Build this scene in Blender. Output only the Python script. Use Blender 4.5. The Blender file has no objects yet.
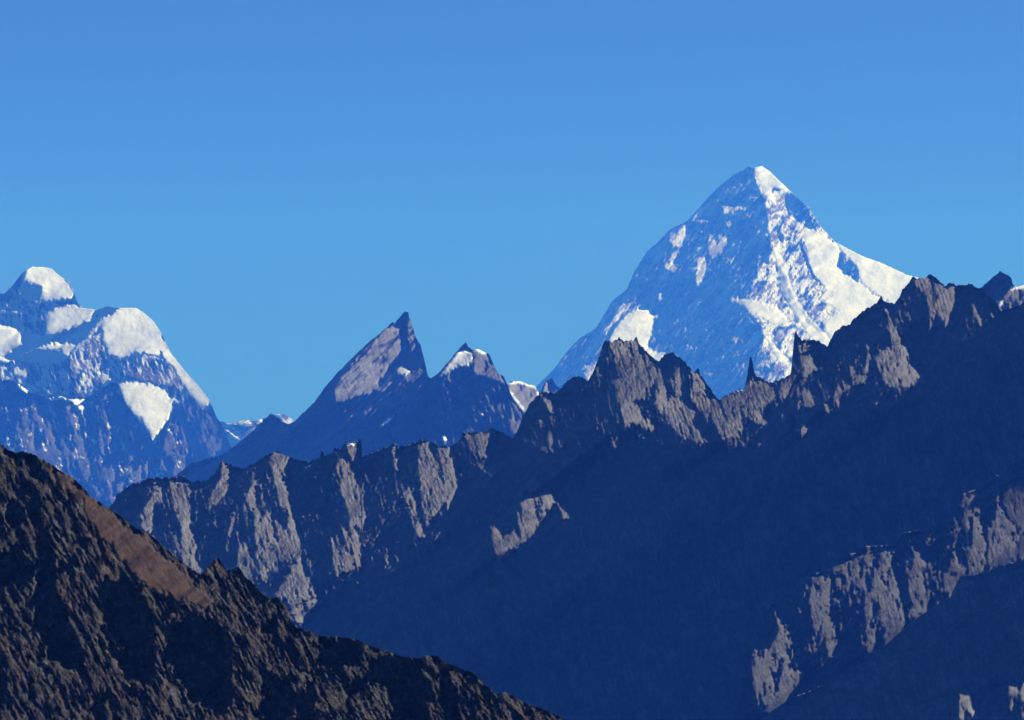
import bpy, math
import numpy as np
from mathutils import Vector

# ------------------------------------------------------------------ camera, sky, sun, exposure
SUN_DIR = Vector((0.80, 0.22, 0.56)).normalized()
scene = bpy.context.scene
COL = scene.collection
cam_data = bpy.data.cameras.new('camera')
cam = bpy.data.objects.new('camera', cam_data); COL.objects.link(cam)
cam.location = (0, 0, 4500.0); cam.rotation_euler = (math.radians(90), 0, 0)
cam_data.sensor_width = 36.0; cam_data.lens = 36.0 / (1024 * 0.00025)
cam_data.shift_y = 80.0 / 1024.0
cam_data.clip_start = 1.0; cam_data.clip_end = 400000.0
scene.camera = cam

world = bpy.data.worlds.new('World'); scene.world = world; world.use_nodes = True
wn = world.node_tree; bg = wn.nodes['Background']
sky = wn.nodes.new('ShaderNodeTexSky'); sky.sky_type = 'NISHITA'; sky.sun_disc = False
sky.sun_elevation = math.asin(SUN_DIR.z); sky.sun_rotation = math.atan2(SUN_DIR.x, SUN_DIR.y)
sky.altitude = 4500.0; sky.air_density = 1.0; sky.dust_density = 0.0; sky.ozone_density = 1.0
tc = wn.nodes.new('ShaderNodeTexCoord'); mp = wn.nodes.new('ShaderNodeMapping')      # thin high-altitude air: no pale band at the horizon
mp.inputs['Location'].default_value = (0, 0, 0.16); mp.inputs['Scale'].default_value = (1, 1, 0.84)
wn.links.new(tc.outputs['Generated'], mp.inputs['Vector']); wn.links.new(mp.outputs[0], sky.inputs['Vector'])
tint = wn.nodes.new('ShaderNodeMix'); tint.data_type = 'RGBA'; tint.blend_type = 'MULTIPLY'; tint.inputs['Factor'].default_value = 1.0
tint.inputs[7].default_value = (0.43, 0.81, 1.14, 1)
wn.links.new(sky.outputs[0], tint.inputs[6]); wn.links.new(tint.outputs[2], bg.inputs['Color']); bg.inputs['Strength'].default_value = 0.056

sun_data = bpy.data.lights.new('sun', 'SUN'); sun_data.energy = 5.0; sun_data.angle = math.radians(0.5); sun_data.color = (1.0, 0.98, 0.975)
sun = bpy.data.objects.new('sun', sun_data); COL.objects.link(sun)
sun.rotation_euler = (-SUN_DIR).to_track_quat('-Z', 'Y').to_euler(); sun.location = (4000, -2000, 9000)

HAZE_DENSITY = 1.9e-5
HAZE_COLOR = (0.027, 0.165, 0.98, 1)
scene.view_settings.view_transform = 'Standard'; scene.view_settings.look = 'None'
scene.view_settings.exposure = 0.85; scene.view_settings.gamma = 1.0; scene.view_settings.use_curve_mapping = False
scene.cycles.use_denoising = True
scene.cycles.max_bounces = 4; scene.cycles.diffuse_bounces = 0; scene.cycles.volume_bounces = 0

#<ENGINE>
# direction towards the sun, camera constants
SUN = np.array((0.80, 0.22, 0.56)); SUN /= np.linalg.norm(SUN)
SX, SY, SZ = [float(c) for c in SUN]
K = 0.00025            # radians per picture pixel
V0 = 440.0             # picture row of the horizon
HC = 4500.0            # camera height, metres

def _hash(ix, iy, seed):
    n = (ix.astype(np.int64) * 374761393 + iy.astype(np.int64) * 668265263 + seed * 974634777) & 0xffffffff
    n = ((n ^ (n >> 13)) * 1274126177) & 0xffffffff
    n = ((n ^ (n >> 16)) * 2246822519) & 0xffffffff
    n = n ^ (n >> 15)
    return (n & 0xffff) / 32767.5 - 1.0

def vnoise(x, y, seed):
    """gradient noise, about -1..1"""
    xi = np.floor(x); yi = np.floor(y); fx = x - xi; fy = y - yi
    ux = fx * fx * fx * (fx * (fx * 6 - 15) + 10); uy = fy * fy * fy * (fy * (fy * 6 - 15) + 10)
    def g(ox, oy):
        a = _hash(xi + ox, yi + oy, seed) * np.pi
        return np.cos(a) * (fx - ox) + np.sin(a) * (fy - oy)
    a, b, c, d = g(0, 0), g(1, 0), g(0, 1), g(1, 1)
    return ((a + (b - a) * ux) * (1 - uy) + (c + (d - c) * ux) * uy) * 1.6

def fbm(x, y, seed, octs=4, gain=0.5, lac=2.03):
    s = 0; a = 1.0; t = 0
    for o in range(octs):
        s = s + a * vnoise(x, y, seed + o * 17); t += a
        x = x * lac + 3.7; y = y * lac - 1.9; a *= gain
    return s / t

def ridged(x, y, seed, octs=4, gain=0.55, lac=2.07):
    s = 0; a = 1.0; t = 0
    for o in range(octs):
        s = s + a * (1 - 2 * np.abs(vnoise(x, y, seed + o * 31))); t += a
        x = x * lac + 5.1; y = y * lac + 2.3; a *= gain
    return s / t

def inpoly(U, V, poly):
    p = np.asarray(poly, float)
    out = np.zeros(U.shape, bool)
    u0, v0 = p.min(0); u1, v1 = p.max(0)
    box = (U >= u0) & (U <= u1) & (V >= v0) & (V <= v1)
    if not box.any(): return out
    u = U[box]; v = V[box]; r = np.zeros(u.shape, bool)
    q = np.roll(p, -1, 0)
    for (ax, ay), (bx, by) in zip(p, q):
        if ay == by: continue
        c = (ay > v) != (by > v)
        r ^= c & (u < (bx - ax) * (v - ay) / (by - ay) + ax)
    out[box] = r
    return out

def gauss(A, s, h):
    """gaussian blur, sigma s in picture pixels, edge-padded"""
    s = s / h; p = int(3 * s) + 2
    B = np.pad(A, p, mode='edge')
    ky = np.fft.fftfreq(B.shape[0])[:, None]; kx = np.fft.rfftfreq(B.shape[1])[None]
    F = np.fft.rfft2(B) * np.exp(-2 * np.pi ** 2 * s * s * (kx * kx + ky * ky))
    return np.fft.irfft2(F, B.shape)[p:-p, p:-p]

def crestline(pts, u):
    p = np.asarray(pts, float)
    return np.interp(u, p[:, 0], p[:, 1])

VPU, VPV = 512.0 + SX / SY / K, V0 - SZ / SY / K      # where the sun's rays converge in the picture plane

def sunlit(hf, inside, u, v):
    """which points of the relief the low sun reaches (running minimum along the sun's converging rays)"""
    nv, nu = hf.shape; h = u[1] - u[0]
    R = np.full(nv, 1e9); lit = np.zeros(hf.shape, bool)
    base = np.arange(nv, dtype=float)
    for i in range(nu - 1, -1, -1):
        idx = np.clip(base - (v - VPV) / (VPU - u[i]), 0, nv - 1)
        i0 = idx.astype(int); i1 = np.minimum(i0 + 1, nv - 1); w = idx - i0
        Rs = R[i0] * (1 - w) + R[i1] * w
        hc = np.where(inside[:, i], hf[:, i], 1e9)
        lit[:, i] = hc <= Rs + 1e-6
        R = np.minimum(hc, Rs)
    return lit & inside

def solve(M, h, lam, mu, a):
    """relief whose slope along the sun's path is a*M (least squares, smooth across it)"""
    nv, nu = M.shape
    pv, pu = nv // 2, nu // 2
    B = np.pad(M, ((pv, pv), (pu, pu)), mode='edge')
    wv = np.minimum(1, np.minimum(np.arange(B.shape[0]), np.arange(B.shape[0])[::-1]) / max(pv, 1))
    wu = np.minimum(1, np.minimum(np.arange(B.shape[1]), np.arange(B.shape[1])[::-1]) / max(pu, 1))
    mean = (M).mean()
    B = (B - mean) * wv[:, None] * wu[None]
    ky = -2 * np.pi * np.fft.fftfreq(B.shape[0], h)[:, None]    # Z up = -v
    kx = 2 * np.pi * np.fft.rfftfreq(B.shape[1], h)[None]
    n2 = SX * SX + SZ * SZ
    ks = SX * kx + SZ * ky; kp = -SZ * kx + SX * ky
    H = np.fft.rfft2(B) * (-1j * ks) / (ks * ks + lam * kp * kp + mu * mu)
    hh = np.fft.irfft2(H, B.shape)[pv:pv + nv, pu:pu + nu] * a
    return hh, mean * a

class Relief:
    """one mountain: crest line and sunlit / shaded faces in picture units, turned into a real relief"""
    def __init__(s, box, crest, step=1.0, coarse=1, lit=(), dark=(), veil=(), base_lit=0.0, fade=2.5, smooth=(), a=0.8, lam=0.006, mu=0.0008, beta=0.6,
                 jag=(0.6, 3.0), noise=(), fine=(), seed=1, warp=(1.5, 2.6, 9.0, 0.25), keep=0.8, grain=(3.5, 12.0, 0.25), spill=0.0, drift=0.7, calm=0.85,
                 rec=0.35, iters=18, rough_dark=0.35, clamp=4.0, gain=0.45):
        u0, u1, v0, v1 = box
        hs = step * coarse
        u = np.arange(u0, u1 + hs, hs); v = np.arange(v0, v1 + hs, hs)
        U, V = np.meshgrid(u, v)
        fu = np.arange(u0, u1 + step * 0.5, step)
        c = crestline(crest, fu)
        c = c + jag[0] * (vnoise(fu / jag[1], fu * 0 + seed * 3.3, seed) + 0.6 * vnoise(fu / (jag[1] * 0.45), fu * 0 + 7.7, seed + 5))
        s.cu, s.c = fu, c
        inside = V >= np.interp(u, fu, c)[None]
        amp, wsu, wsv, sh = warp
        X = U - sh * V
        wu = U + amp * fbm(X / wsu, V / wsv, seed + 101, 3)
        wv = V + amp * 2.5 * fbm(X / wsu + 9, V / wsv, seed + 202, 3)
        M = np.full(U.shape, float(base_lit))
        for lev, poly in lit: M = np.where(inpoly(wu, wv, poly), lev, M)
        for lev, poly in dark: M = np.where(inpoly(wu, wv, poly), lev, M)
        s.T = (M > 0.12) & inside
        # broken rock: thin shaded streaks inside the sunlit faces, sunlit flecks near them
        sm = np.zeros(U.shape)
        for poly in smooth: sm = np.maximum(sm, inpoly(wu, wv, poly))
        sm = gauss(sm, 0.8, hs)
        gx, gy, gs = grain
        S = 0.65 * fbm((U - gs * V) / gx, V / gy, seed + 301, 4, 0.6) + 0.5 * fbm((U - gs * V) / (gx * 3.2), V / (gy * 2.2), seed + 333, 2)
        srt = np.sort(S.ravel())
        q = srt[int((1 - keep) * (srt.size - 1))]
        cut = np.clip((S - q) / 0.12 + 0.5, 0, 1)
        M = M * np.maximum(cut, sm)
        if spill > 0:
            near = gauss((M > 0.12) * 1.0, 5.0, hs)
            M = np.where((M < 0.1) & (near > 0.12) & (S > srt[int((1 - spill) * (srt.size - 1))]), 0.5, M)
        # light dies away towards the rim of each sunlit face; faint grazing light on the veiled faces
        if fade > 0:
            M = M * (0.35 + 0.65 * np.clip(gauss((M > 0.12) * 1.0, fade, hs) * 1.7 - 0.4, 0, 1))
        vary = np.clip(0.82 + 0.95 * fbm((U - gs * V) / (gx * 2), V / (gy * 1.6), seed + 377, 4, 0.6), 0.25, 1.25)
        M = M * (vary * (1 - sm) + sm * np.clip(0.95 + 0.35 * fbm(U / 16, V / 12, seed + 378, 3), 0.6, 1.15))
        for lev, poly in veil:
            k = np.clip(-0.05 + 2.2 * fbm((U - gs * V) / (gx * 1.3), V / (gy * 1.6), seed + 401, 4, 0.7) + 0.8 * fbm(U / 40, V / 40, seed + 402, 2), 0, 1)
            M = np.where(inpoly(wu, wv, poly) & (M < lev * k), lev * k, M)
        s.M0 = M
        top = np.where(M > 0.12, np.minimum(2.2 * M + 0.35, clamp), 0.6)
        t = (SX * U - SZ * V) / (SX * SX + SZ * SZ)
        Mb = np.clip(gauss(np.clip(M, 0, 1), 2.0, hs) * 1.6, 0, 1)
        def rough(spec, U, V, Mb, sm):
            N = np.zeros(U.shape)
            for kind, amp, su, sv, shear, sd in spec:
                f = {'r': ridged, 'f': fbm}[kind]
                N = N + amp * f((U - shear * V) / su, V / sv, seed + sd, 4)
            return N * (rough_dark + (1 - rough_dark) * Mb) * (1 - calm * sm)
        N = rough(noise, U, V, Mb, sm) + sm * drift * (fbm(U / 11, V / 8, seed + 71, 3) + 0.25 * fbm((U + V) / 2.5, (V - U) / 6, seed + 73, 2))
        occ = np.clip(np.maximum(M * 1.5, (~inside) * 1.0), 0, 1)
        rel = np.zeros(U.shape)
        for sg in (2, 6, 16, 40):
            rel += rec * min(sg, 22) * 0.45 * (1 - gauss(occ, sg, hs))
        Mw = gauss(M, 0.7, hs)
        tgt = M > 0.07
        best = None
        for it in range(iters):
            hh, mean = solve(Mw, hs, lam, mu, a)
            H = hh + mean * t + rel + N
            L = sunlit(H, inside, u, v)
            iou = (L & tgt & inside).sum() / max(1, ((L | tgt) & inside).sum())
            if best is None or iou > best[0]: best = (iou, H, L)
            err = np.where(tgt, np.maximum(np.minimum(M * 2.0, 1) - L, 0), -1.0 * L) * inside
            Mw = np.clip(Mw + gain * gauss(err, 0.8, hs), -1.2, top)
        s.iou, H, s.L0 = best
        far = gauss(tgt * 1.0, 3.0, hs) < 0.02
        for k in range(6):                              # stray slivers of sun far from any sunlit face sink back into the wall
            bad = s.L0 & far & inside
            if bad.sum() < 5: break
            H2 = H + 2.5 * gauss(bad * 1.0, 1.5, hs)
            L2 = sunlit(H2, inside, u, v)
            if (L2 & far & inside).sum() >= bad.sum(): break
            H, s.L0 = H2, L2
        s.u, s.v, s.h = u, v, hs
        rho = np.hypot(VPU - U, V - VPV); psi = np.arctan2(V - VPV, VPU - U)
        rho0 = np.hypot(VPU - 512, V0 - VPV); psi0 = np.arctan2(V0 - VPV, VPU - 512)
        F = H - np.log(rho / rho0) / K + beta * rho0 * (psi0 - psi)      # log depth in picture units
        if coarse > 1:
            U, V = np.meshgrid(fu, np.arange(v0, v1 + step * 0.5, step))
            F, Mb, sm, s.M0, H = [s.sample(A, U, V) for A in (F, Mb, sm, s.M0, H)]
            s.u, s.v, s.h = fu, V[:, 0], step
        D = rough(fine, U, V, Mb, sm)
        s.U, s.V = U, V
        s.inside = V >= np.interp(s.u, fu, c)[None]
        s.F = F + D; s.H = H + D; s.smooth = sm; s.Mb = Mb
        s.L = None
    def shade(s):
        s.L = sunlit(s.H, s.inside, s.u, s.v)
        fv, fu = np.gradient(s.F, s.h); fz = -fv
        sh = (fu * SX - SY + fz * SZ) / np.sqrt(1 + fu ** 2 + fz ** 2)
        return np.clip(sh, 0, 1) * s.L * s.inside
    def sample(s, A, u, v):
        x = np.clip((u - s.u[0]) / s.h, 0, len(s.u) - 1.001); y = np.clip((v - s.v[0]) / s.h, 0, len(s.v) - 1.001)
        i = x.astype(int); j = y.astype(int); fx = x - i; fy = y - j
        return (A[j, i] * (1 - fx) + A[j, i + 1] * fx) * (1 - fy) + (A[j + 1, i] * (1 - fx) + A[j + 1, i + 1] * fx) * fy
#</ENGINE>
#<DATA>
# outlines studied from the photograph, in picture units (u to the right, v down); each range gets its own distance below
PYRAMID_CREST = [(480,425),(520,402),(546,377),(553,370),(569,349),(580,338),(596,328),(612,301),(627,289),(634,272),(647,251),(657,243),(670,229),(685,222),(690,218),(713,192),(733,175),(745,169),(748,166),(752,168),(757,167),(762,166),(769,171),(791,192),(809,208),(820,226),(835,242),(862,256),(884,264),(907,275),(920,278),(960,292),(1000,320),(1040,350)]
PYRAMID_LIT = [
 (1,[(752,160),(770,160),(912,270),(1040,345),(1040,450),(752,450),(752,385),(757,352),(762,345),(764,335),(760,325),(752,316),(745,308),(738,304),(731,302),(730,298),(740,299),(750,296),(752,285),(757,276),(757,255),(762,257),(768,268),(770,246),(768,235),(768,220),(765,205),(763,198),(757,185),(754,176)]),
 (1,[(707,241),(715,232),(722,236),(734,239),(727,243),(720,250),(712,262),(708,250)]),
 (1,[(698,255),(703,252),(707,262),(705,275),(701,284),(695,282),(697,270)]),
 (.8,[(722,206),(731,206),(745,207),(745,210),(730,210),(728,214),(724,214)]),
 (.8,[(690,219),(709,220),(709,222),(690,222)]), (.8,[(726,222),(731,221),(730,228),(726,227)]),
 (1,[(669,233),(676,232),(684,225),(688,228),(682,245),(677,252),(676,262),(675,274),(668,270),(662,265),(670,258),(674,250),(669,240)]),
 (1,[(658,295),(664,290),(666,297),(663,304),(657,300)]),
 (1,[(606,348),(613,330),(625,316),(637,308),(650,310),(654,317),(651,335),(647,345),(655,352),(665,352),(663,364),(654,362),(645,352),(640,352)]),
 (.9,[(617,310),(628,303),(640,296),(643,300),(630,308),(622,316),(612,325),(605,337),(603,335),(612,320)]),
 (.8,[(583,374),(592,362),(598,350),(602,345),(597,365),(588,383)]),
]
PYRAMID_DARK = [
 (0,[(785,195),(795,193),(806,206),(812,222),(816,230),(806,228),(795,218),(788,215)]),
 (0,[(840,252),(837,266),(844,274),(858,282),(859,272),(852,261)]),
 (0,[(801,238),(804,250),(812,272),(826,290),(817,282),(808,268),(800,246)]),
 (.3,[(797,285),(812,308),(826,326),(822,334),(806,322),(797,300)]),
 (0,[(776,226),(779,227),(784,238),(783,243),(778,238)]),
 (.3,[(757,352),(764,346),(772,356),(784,376),(790,392),(765,392),(752,392)]),
 (.3,[(775,262),(781,268),(790,290),(800,310),(792,312),(780,290)]),
]
PYRAMID_SNOW = [
 [(803,234),(812,228),(822,236),(836,244),(840,252),(836,266),(860,284),(880,300),(890,310),(850,330),(830,340),(822,322),(842,312),(820,300),(826,290),(812,272)],
 [(835,240),(862,254),(910,274),(930,290),(900,310),(880,296),(862,284),(858,270),(846,258)],
 [(730,298),(740,299),(757,302),(775,306),(786,318),(789,326),(775,325),(762,318),(752,314),(738,304)],
 [(764,334),(768,336),(778,350),(790,366),(794,362),(796,376),(790,372),(776,358)],
 [(754,165),(764,165),(792,192),(800,199),(786,194),(776,186),(770,190),(777,206),(768,200),(760,184)],
 [(606,348),(613,330),(625,316),(637,308),(650,310),(654,317),(651,335),(647,345),(655,352),(665,352),(663,364),(654,362),(645,352),(640,352)],
 [(772,244),(784,262),(792,290),(808,316),(826,336),(842,352),(820,352),(800,322),(784,296)],
]

DOMED_CREST = [(-60,330),(-20,300),(0,293),(4,294),(11,287),(23,272),(32,267),(41,267),(49,268),(52,269),(58,275),(69,282),(74,291),(77,302),(82,308),(97,310),(107,306),(119,308),(124,308),(136,308),(145,314),(154,322),(163,336),(170,352),(185,371),(201,389),(210,401),(217,418),(222,424),(228,440),(240,470),(260,520)]
DOMED_LIT = [
 (1,[(23,282),(27,266),(35,260),(60,272),(76,292),(72,298),(60,300),(40,301),(42,289),(38,285),(27,283)]),
 (1,[(44,315),(54,309),(69,303),(78,305),(83,307),(97,308),(90,321),(72,328),(50,335),(45,334),(47,327)]),
 (.7,[(-40,320),(0,324),(9,327),(23,334),(25,343),(11,351),(0,359),(-40,360)]),
 (1,[(17,358),(27,351),(52,343),(76,343),(72,352),(66,358),(62,350),(45,350),(35,349),(22,354)]),
 (1,[(-20,358),(0,357),(16,360),(15,363),(0,362),(-20,364)]),
 (.55,[(69,358),(76,345),(85,340),(100,333),(104,340),(108,365),(112,380),(100,385),(88,395),(75,398),(70,375)]),
 (1,[(102,327),(111,315),(123,304),(136,304),(147,312),(156,322),(162,333),(163,345),(160,356),(145,353),(134,353),(120,360),(109,353),(104,342)]),
 (1,[(87,336),(97,322),(110,314),(108,325),(98,328),(90,338)]),
 (1,[(161,351),(163,338),(170,350),(185,369),(201,387),(211,401),(206,408),(197,403),(190,396),(183,382),(172,367),(163,358)]),
 (.35,[(120,362),(134,354),(160,357),(172,368),(186,386),(180,392),(160,384),(135,380),(124,376)]),
 (1,[(118,383),(134,382),(150,384),(163,389),(172,399),(181,400),(172,403),(171,412),(167,423),(160,432),(152,441),(149,434),(143,423),(134,414),(125,402)]),
 (.45,[(203,414),(212,411),(219,423),(226,445),(212,460),(203,440),(199,425)]),
 (.9,[(195,432),(199,434),(204,447),(203,453),(198,440)]),
 (.5,[(0,366),(12,366),(26,368),(28,376),(20,384),(0,380)]),
]
DOMED_SNOW = [
 [(20,290),(25,264),(35,258),(64,272),(78,292),(74,300),(60,301),(40,303),(44,312),(82,303),(99,306),(92,322),(74,332),(95,325),(106,302),(119,304),(124,300),(138,300),(160,325),(172,350),(215,401),(207,410),(197,404),(186,388),(172,369),(160,358),(145,354),(134,354),(120,361),(108,354),(100,332),(85,342),(76,350),(66,359),(50,365),(17,360),(-40,366),(-40,318),(10,326),(25,332),(45,336),(46,318),(40,303),(25,300)],
 [(118,382),(134,381),(150,383),(163,388),(172,398),(183,400),(174,404),(172,412),(168,424),(161,434),(152,443),(147,434),(141,423),(132,414),(123,402)],
]

SPUR_CREST = [(-60,380),(0,379),(11,380),(20,385),(30,392),(43,395),(49,398),(61,396),(67,399),(85,399),(96,392),(112,382),(117,383),(121,392),(125,402),(134,415),(143,424),(150,436),(153,441),(160,431),(169,420),(176,418),(185,431),(190,447),(196,462),(205,482),(225,520)]
SPUR_LIT = [
 (.9,[(18,382),(24,385),(30,391),(27,394),(20,388)]),
 (.9,[(44,396),(52,398),(61,395),(66,398),(84,398),(83,414),(78,408),(72,402),(62,399),(50,400)]),
 (.3,[(19,400),(30,398),(40,415),(55,440),(65,470),(80,480),(60,500),(20,470),(12,460)]),
 (.32,[(100,405),(106,410),(112,430),(110,455),(116,480),(112,500),(95,500),(98,450)]),
 (.25,[(64,404),(78,416),(86,450),(96,490),(88,496),(76,456)]),
 (.55,[(169,420),(178,418),(187,434),(190,450),(186,472),(182,486),(165,486),(160,465),(163,445)]),
 (.5,[(129,478),(143,461),(149,460),(148,478),(133,485),(125,484)]),
 (.45,[(113,486),(124,480),(130,490),(120,515),(108,505)]),
]
SPUR_SNOW = [[(18,382),(24,385),(30,391),(27,394),(20,388)],[(44,396),(52,398),(61,395),(66,398),(84,398),(83,414),(78,408),(72,402),(62,399),(50,400)],
 [(47,405),(50,405),(56,416),(54,417)],[(74,450),(76,450),(77,458),(74,458)],[(84,430),(86,430),(86,438),(84,437)],[(101,398),(104,400),(103,408),(101,406)],[(108,422),(110,424),(110,429),(107,428)]]

FAR_CREST = [(190,440),(205,428),(222,421),(228,424),(240,421),(245,420),(255,421),(262,419),(275,415),(284,414),(288,416),(296,424),(310,440)]
FAR_LIT = [(1,[(224,421),(262,417),(264,422),(248,428),(242,425),(228,425)]),(1,[(241,439),(244,433),(256,425),(258,430),(246,440)]),(1,[(222,428),(228,430),(241,439),(239,441),(230,434)]),(1,[(276,415),(284,412),(296,421),(296,426),(284,426),(281,419)])]

FANG_CREST = [(120,505),(170,480),(190,464),(211,457),(218,456),(228,451),(242,440),(255,429),(264,420),(271,413),(278,418),(282,421.5),(289,424),(294,421.5),(300,416),(313.6,403),(325,387),(337,373),(354,356),(370,341),(384,330),(392.4,322),(395,324),(397,320),(405,311.4),(408,312),(411,321),(415.7,337),(420.6,345),(424.5,360),(428,376),(432,379),(450,385),(520,420),(560,440)]
FANG_LIT = [
 (1,[(392.5,323.5),(399,328),(402,349),(391,364),(385,375),(378,380),(380,389),(362,395),(343,402),(335,402),(334,389),(341,376),(358,357),(370,344),(382,333)]),
 (1,[(406,312),(410,317),(414,326),(418,341),(412,352),(408,340),(407,324)]),
 (1,[(396,368),(403,366),(411,371),(405,376),(398,374)]),(.9,[(416,339),(420,343),(420,345),(416,343)]),
 (.35,[(402,378),(415,368),(424,366),(427,376),(410,383)]),
 (.3,[(440,392),(430,400),(415,409),(380,426),(381,424),(412,406),(432,396)]),
 (.3,[(270,418),(277,420),(276,428),(272,428)]),
]
FANG_SNOW = [[(396,368),(403,366),(411,371),(405,376),(398,374)],[(416,339),(421,343),(421,345),(416,343)],[(440,391),(430,399),(415,408),(380,427),(380,424),(412,405),(432,395)]]

TWIN_CREST = [(365,450),(385,426),(400,410),(415,395),(431.7,378),(439.5,372),(449,361),(459,349),(465.7,342),(467.7,346),(471.6,349.5),(478,349),(484,352),(489,354),(494,365),(498,373),(503.7,376),(508.5,388),(513,399),(521,410),(527,430),(532,460)]
TWIN_LIT = [
 (.3,[(439,376),(449,363),(457,353),(466,349),(472,353),(472,361),(468,367),(461,365),(451,371),(443,374)]),
 (.9,[(472,351),(478,348),(487,352),(494,363),(499,373),(506,380),(508,388),(498,382),(484,376),(474,372),(471,365)]),
 (.5,[(507,394),(513,400),(521,410),(525,420),(516,437),(509,429),(511,414)]),
 (.9,[(478,411),(483,413),(484,416),(480,415)]),(.8,[(444,436),(447,437),(447,440),(444,440)]),
]
TWIN_SNOW = [[(439,376),(449,363),(457,353),(466,349),(472,353),(472,361),(468,367),(461,365),(451,371),(443,374)],[(472,349),(478,347),(486,351),(484,354),(478,351)],[(478,411),(483,413),(484,416),(480,415)],[(444,436),(447,437),(447,440),(444,440)]]

BLOCK_CREST = [(485,410),(500,393),(508,384),(511,381),(519,381),(527,384),(535,386),(538,391),(541,391),(543,386),(546,380),(549,379),(552,378.6),(556,385),(560,388),(575,394),(600,420)]
BLOCK_LIT = [(.95,[(508,383),(519,380),(538,387),(539,400),(531,410),(524,414),(508,392)]),(.9,[(543,390),(546,380),(550,378),(548,390),(552,392),(558,388),(562,395),(545,396)])]
BLOCK_SNOW = [[(508,385),(511,379),(519,379),(538,386),(537,389),(519,383),(511,384)],[(509,392),(511,392),(524,408),(524,411),(518,406)],[(537,392),(541,390),(543,394),(538,395)]]

NOTCH_CREST = [(955,320),(965,300),(975,293),(982,287),(993,277),(998,273),(1000,271),(1005,274),(1011,277),(1012.6,284),(1016,287),(1024,285),(1040,282),(1070,290),(1100,310)]
NOTCH_LIT = [(.9,[(1000,300),(1012,287),(1024,285),(1045,285),(1045,325),(1005,325),(998,308)])]
NOTCH_SNOW = [[(1009,288),(1014,285),(1024,284),(1045,280),(1045,286),(1024,288),(1012,290)],[(996,302),(1003,300),(1001,306),(997,307)]]

RIDGE_CREST = [(60,540),(113,504),(117,494),(129,485.5),(144,480),(153,476.7),(165,478),(183,476),(191,481),(207,480),(215.5,473),(221,460),(224,462),(233,466),(236,468),(244,468),(253,464),(255,463),(257,462),(267,454.5),(272,453),(279,451),(289,457),(293,459),(304,460),(309,462),(320,458),(321,449),(324.5,455.6),(333,453),(334.5,446.7),(341,449),(344.5,443),(353,442),(362,439),(358,453),(356,461),(364,456),(376,451),(391,445.6),(393,442),(398,446.7),(409,444),(420,440),(431,441),(436,445),(449,446.7),(462,439),(462,433),(480,432),(493,428),(499,431),(504,433),(513,439),(516,434),(522,420),(529,404),(537,396),(544,392),(549,392),(556,393),(562,388),(567,380),(573,377),(582,376.5),(588,381),(593,373),(598,360),(602,346.7),(605.6,340.5),(611,342),(618,340),(619,336.5),(621,340.4),(626,340.6),(633,340.5),(636.5,336.5),(639,343),(645.6,351),(653,358),(660,361.5),(664.4,354.4),(670,352),(676,355),(681,358),(685.6,362),(689,366.7),(694.4,372),(698,368.5),(701,375.6),(709,387),(716.7,398),(721,399),(733,391),(744,389),(746.7,380),(749.6,358),(751,357),(752,359),(754.4,374),(764,380),(773,382),(787,376.7),(791,372),(793,350),(794.6,333),(796,331.5),(798,335),(801,340),(809,340),(818,341),(827,346.7),(833,334.4),(842,325.6),(849,324.4),(855.6,318),(864,310),(876.7,302.5),(879,299),(881,294.5),(884,301),(888,302.5),(895,304),(902,291),(912,278),(925,278),(929,274),(936,278),(944.6,285.5),(952,282.7),(957.4,285.5),(971.6,284),(976,288),(984,288),(990,297),(997,302.5),(1000,311),(1024,302.5),(1060,278),(1120,238),(1180,205)]
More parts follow.
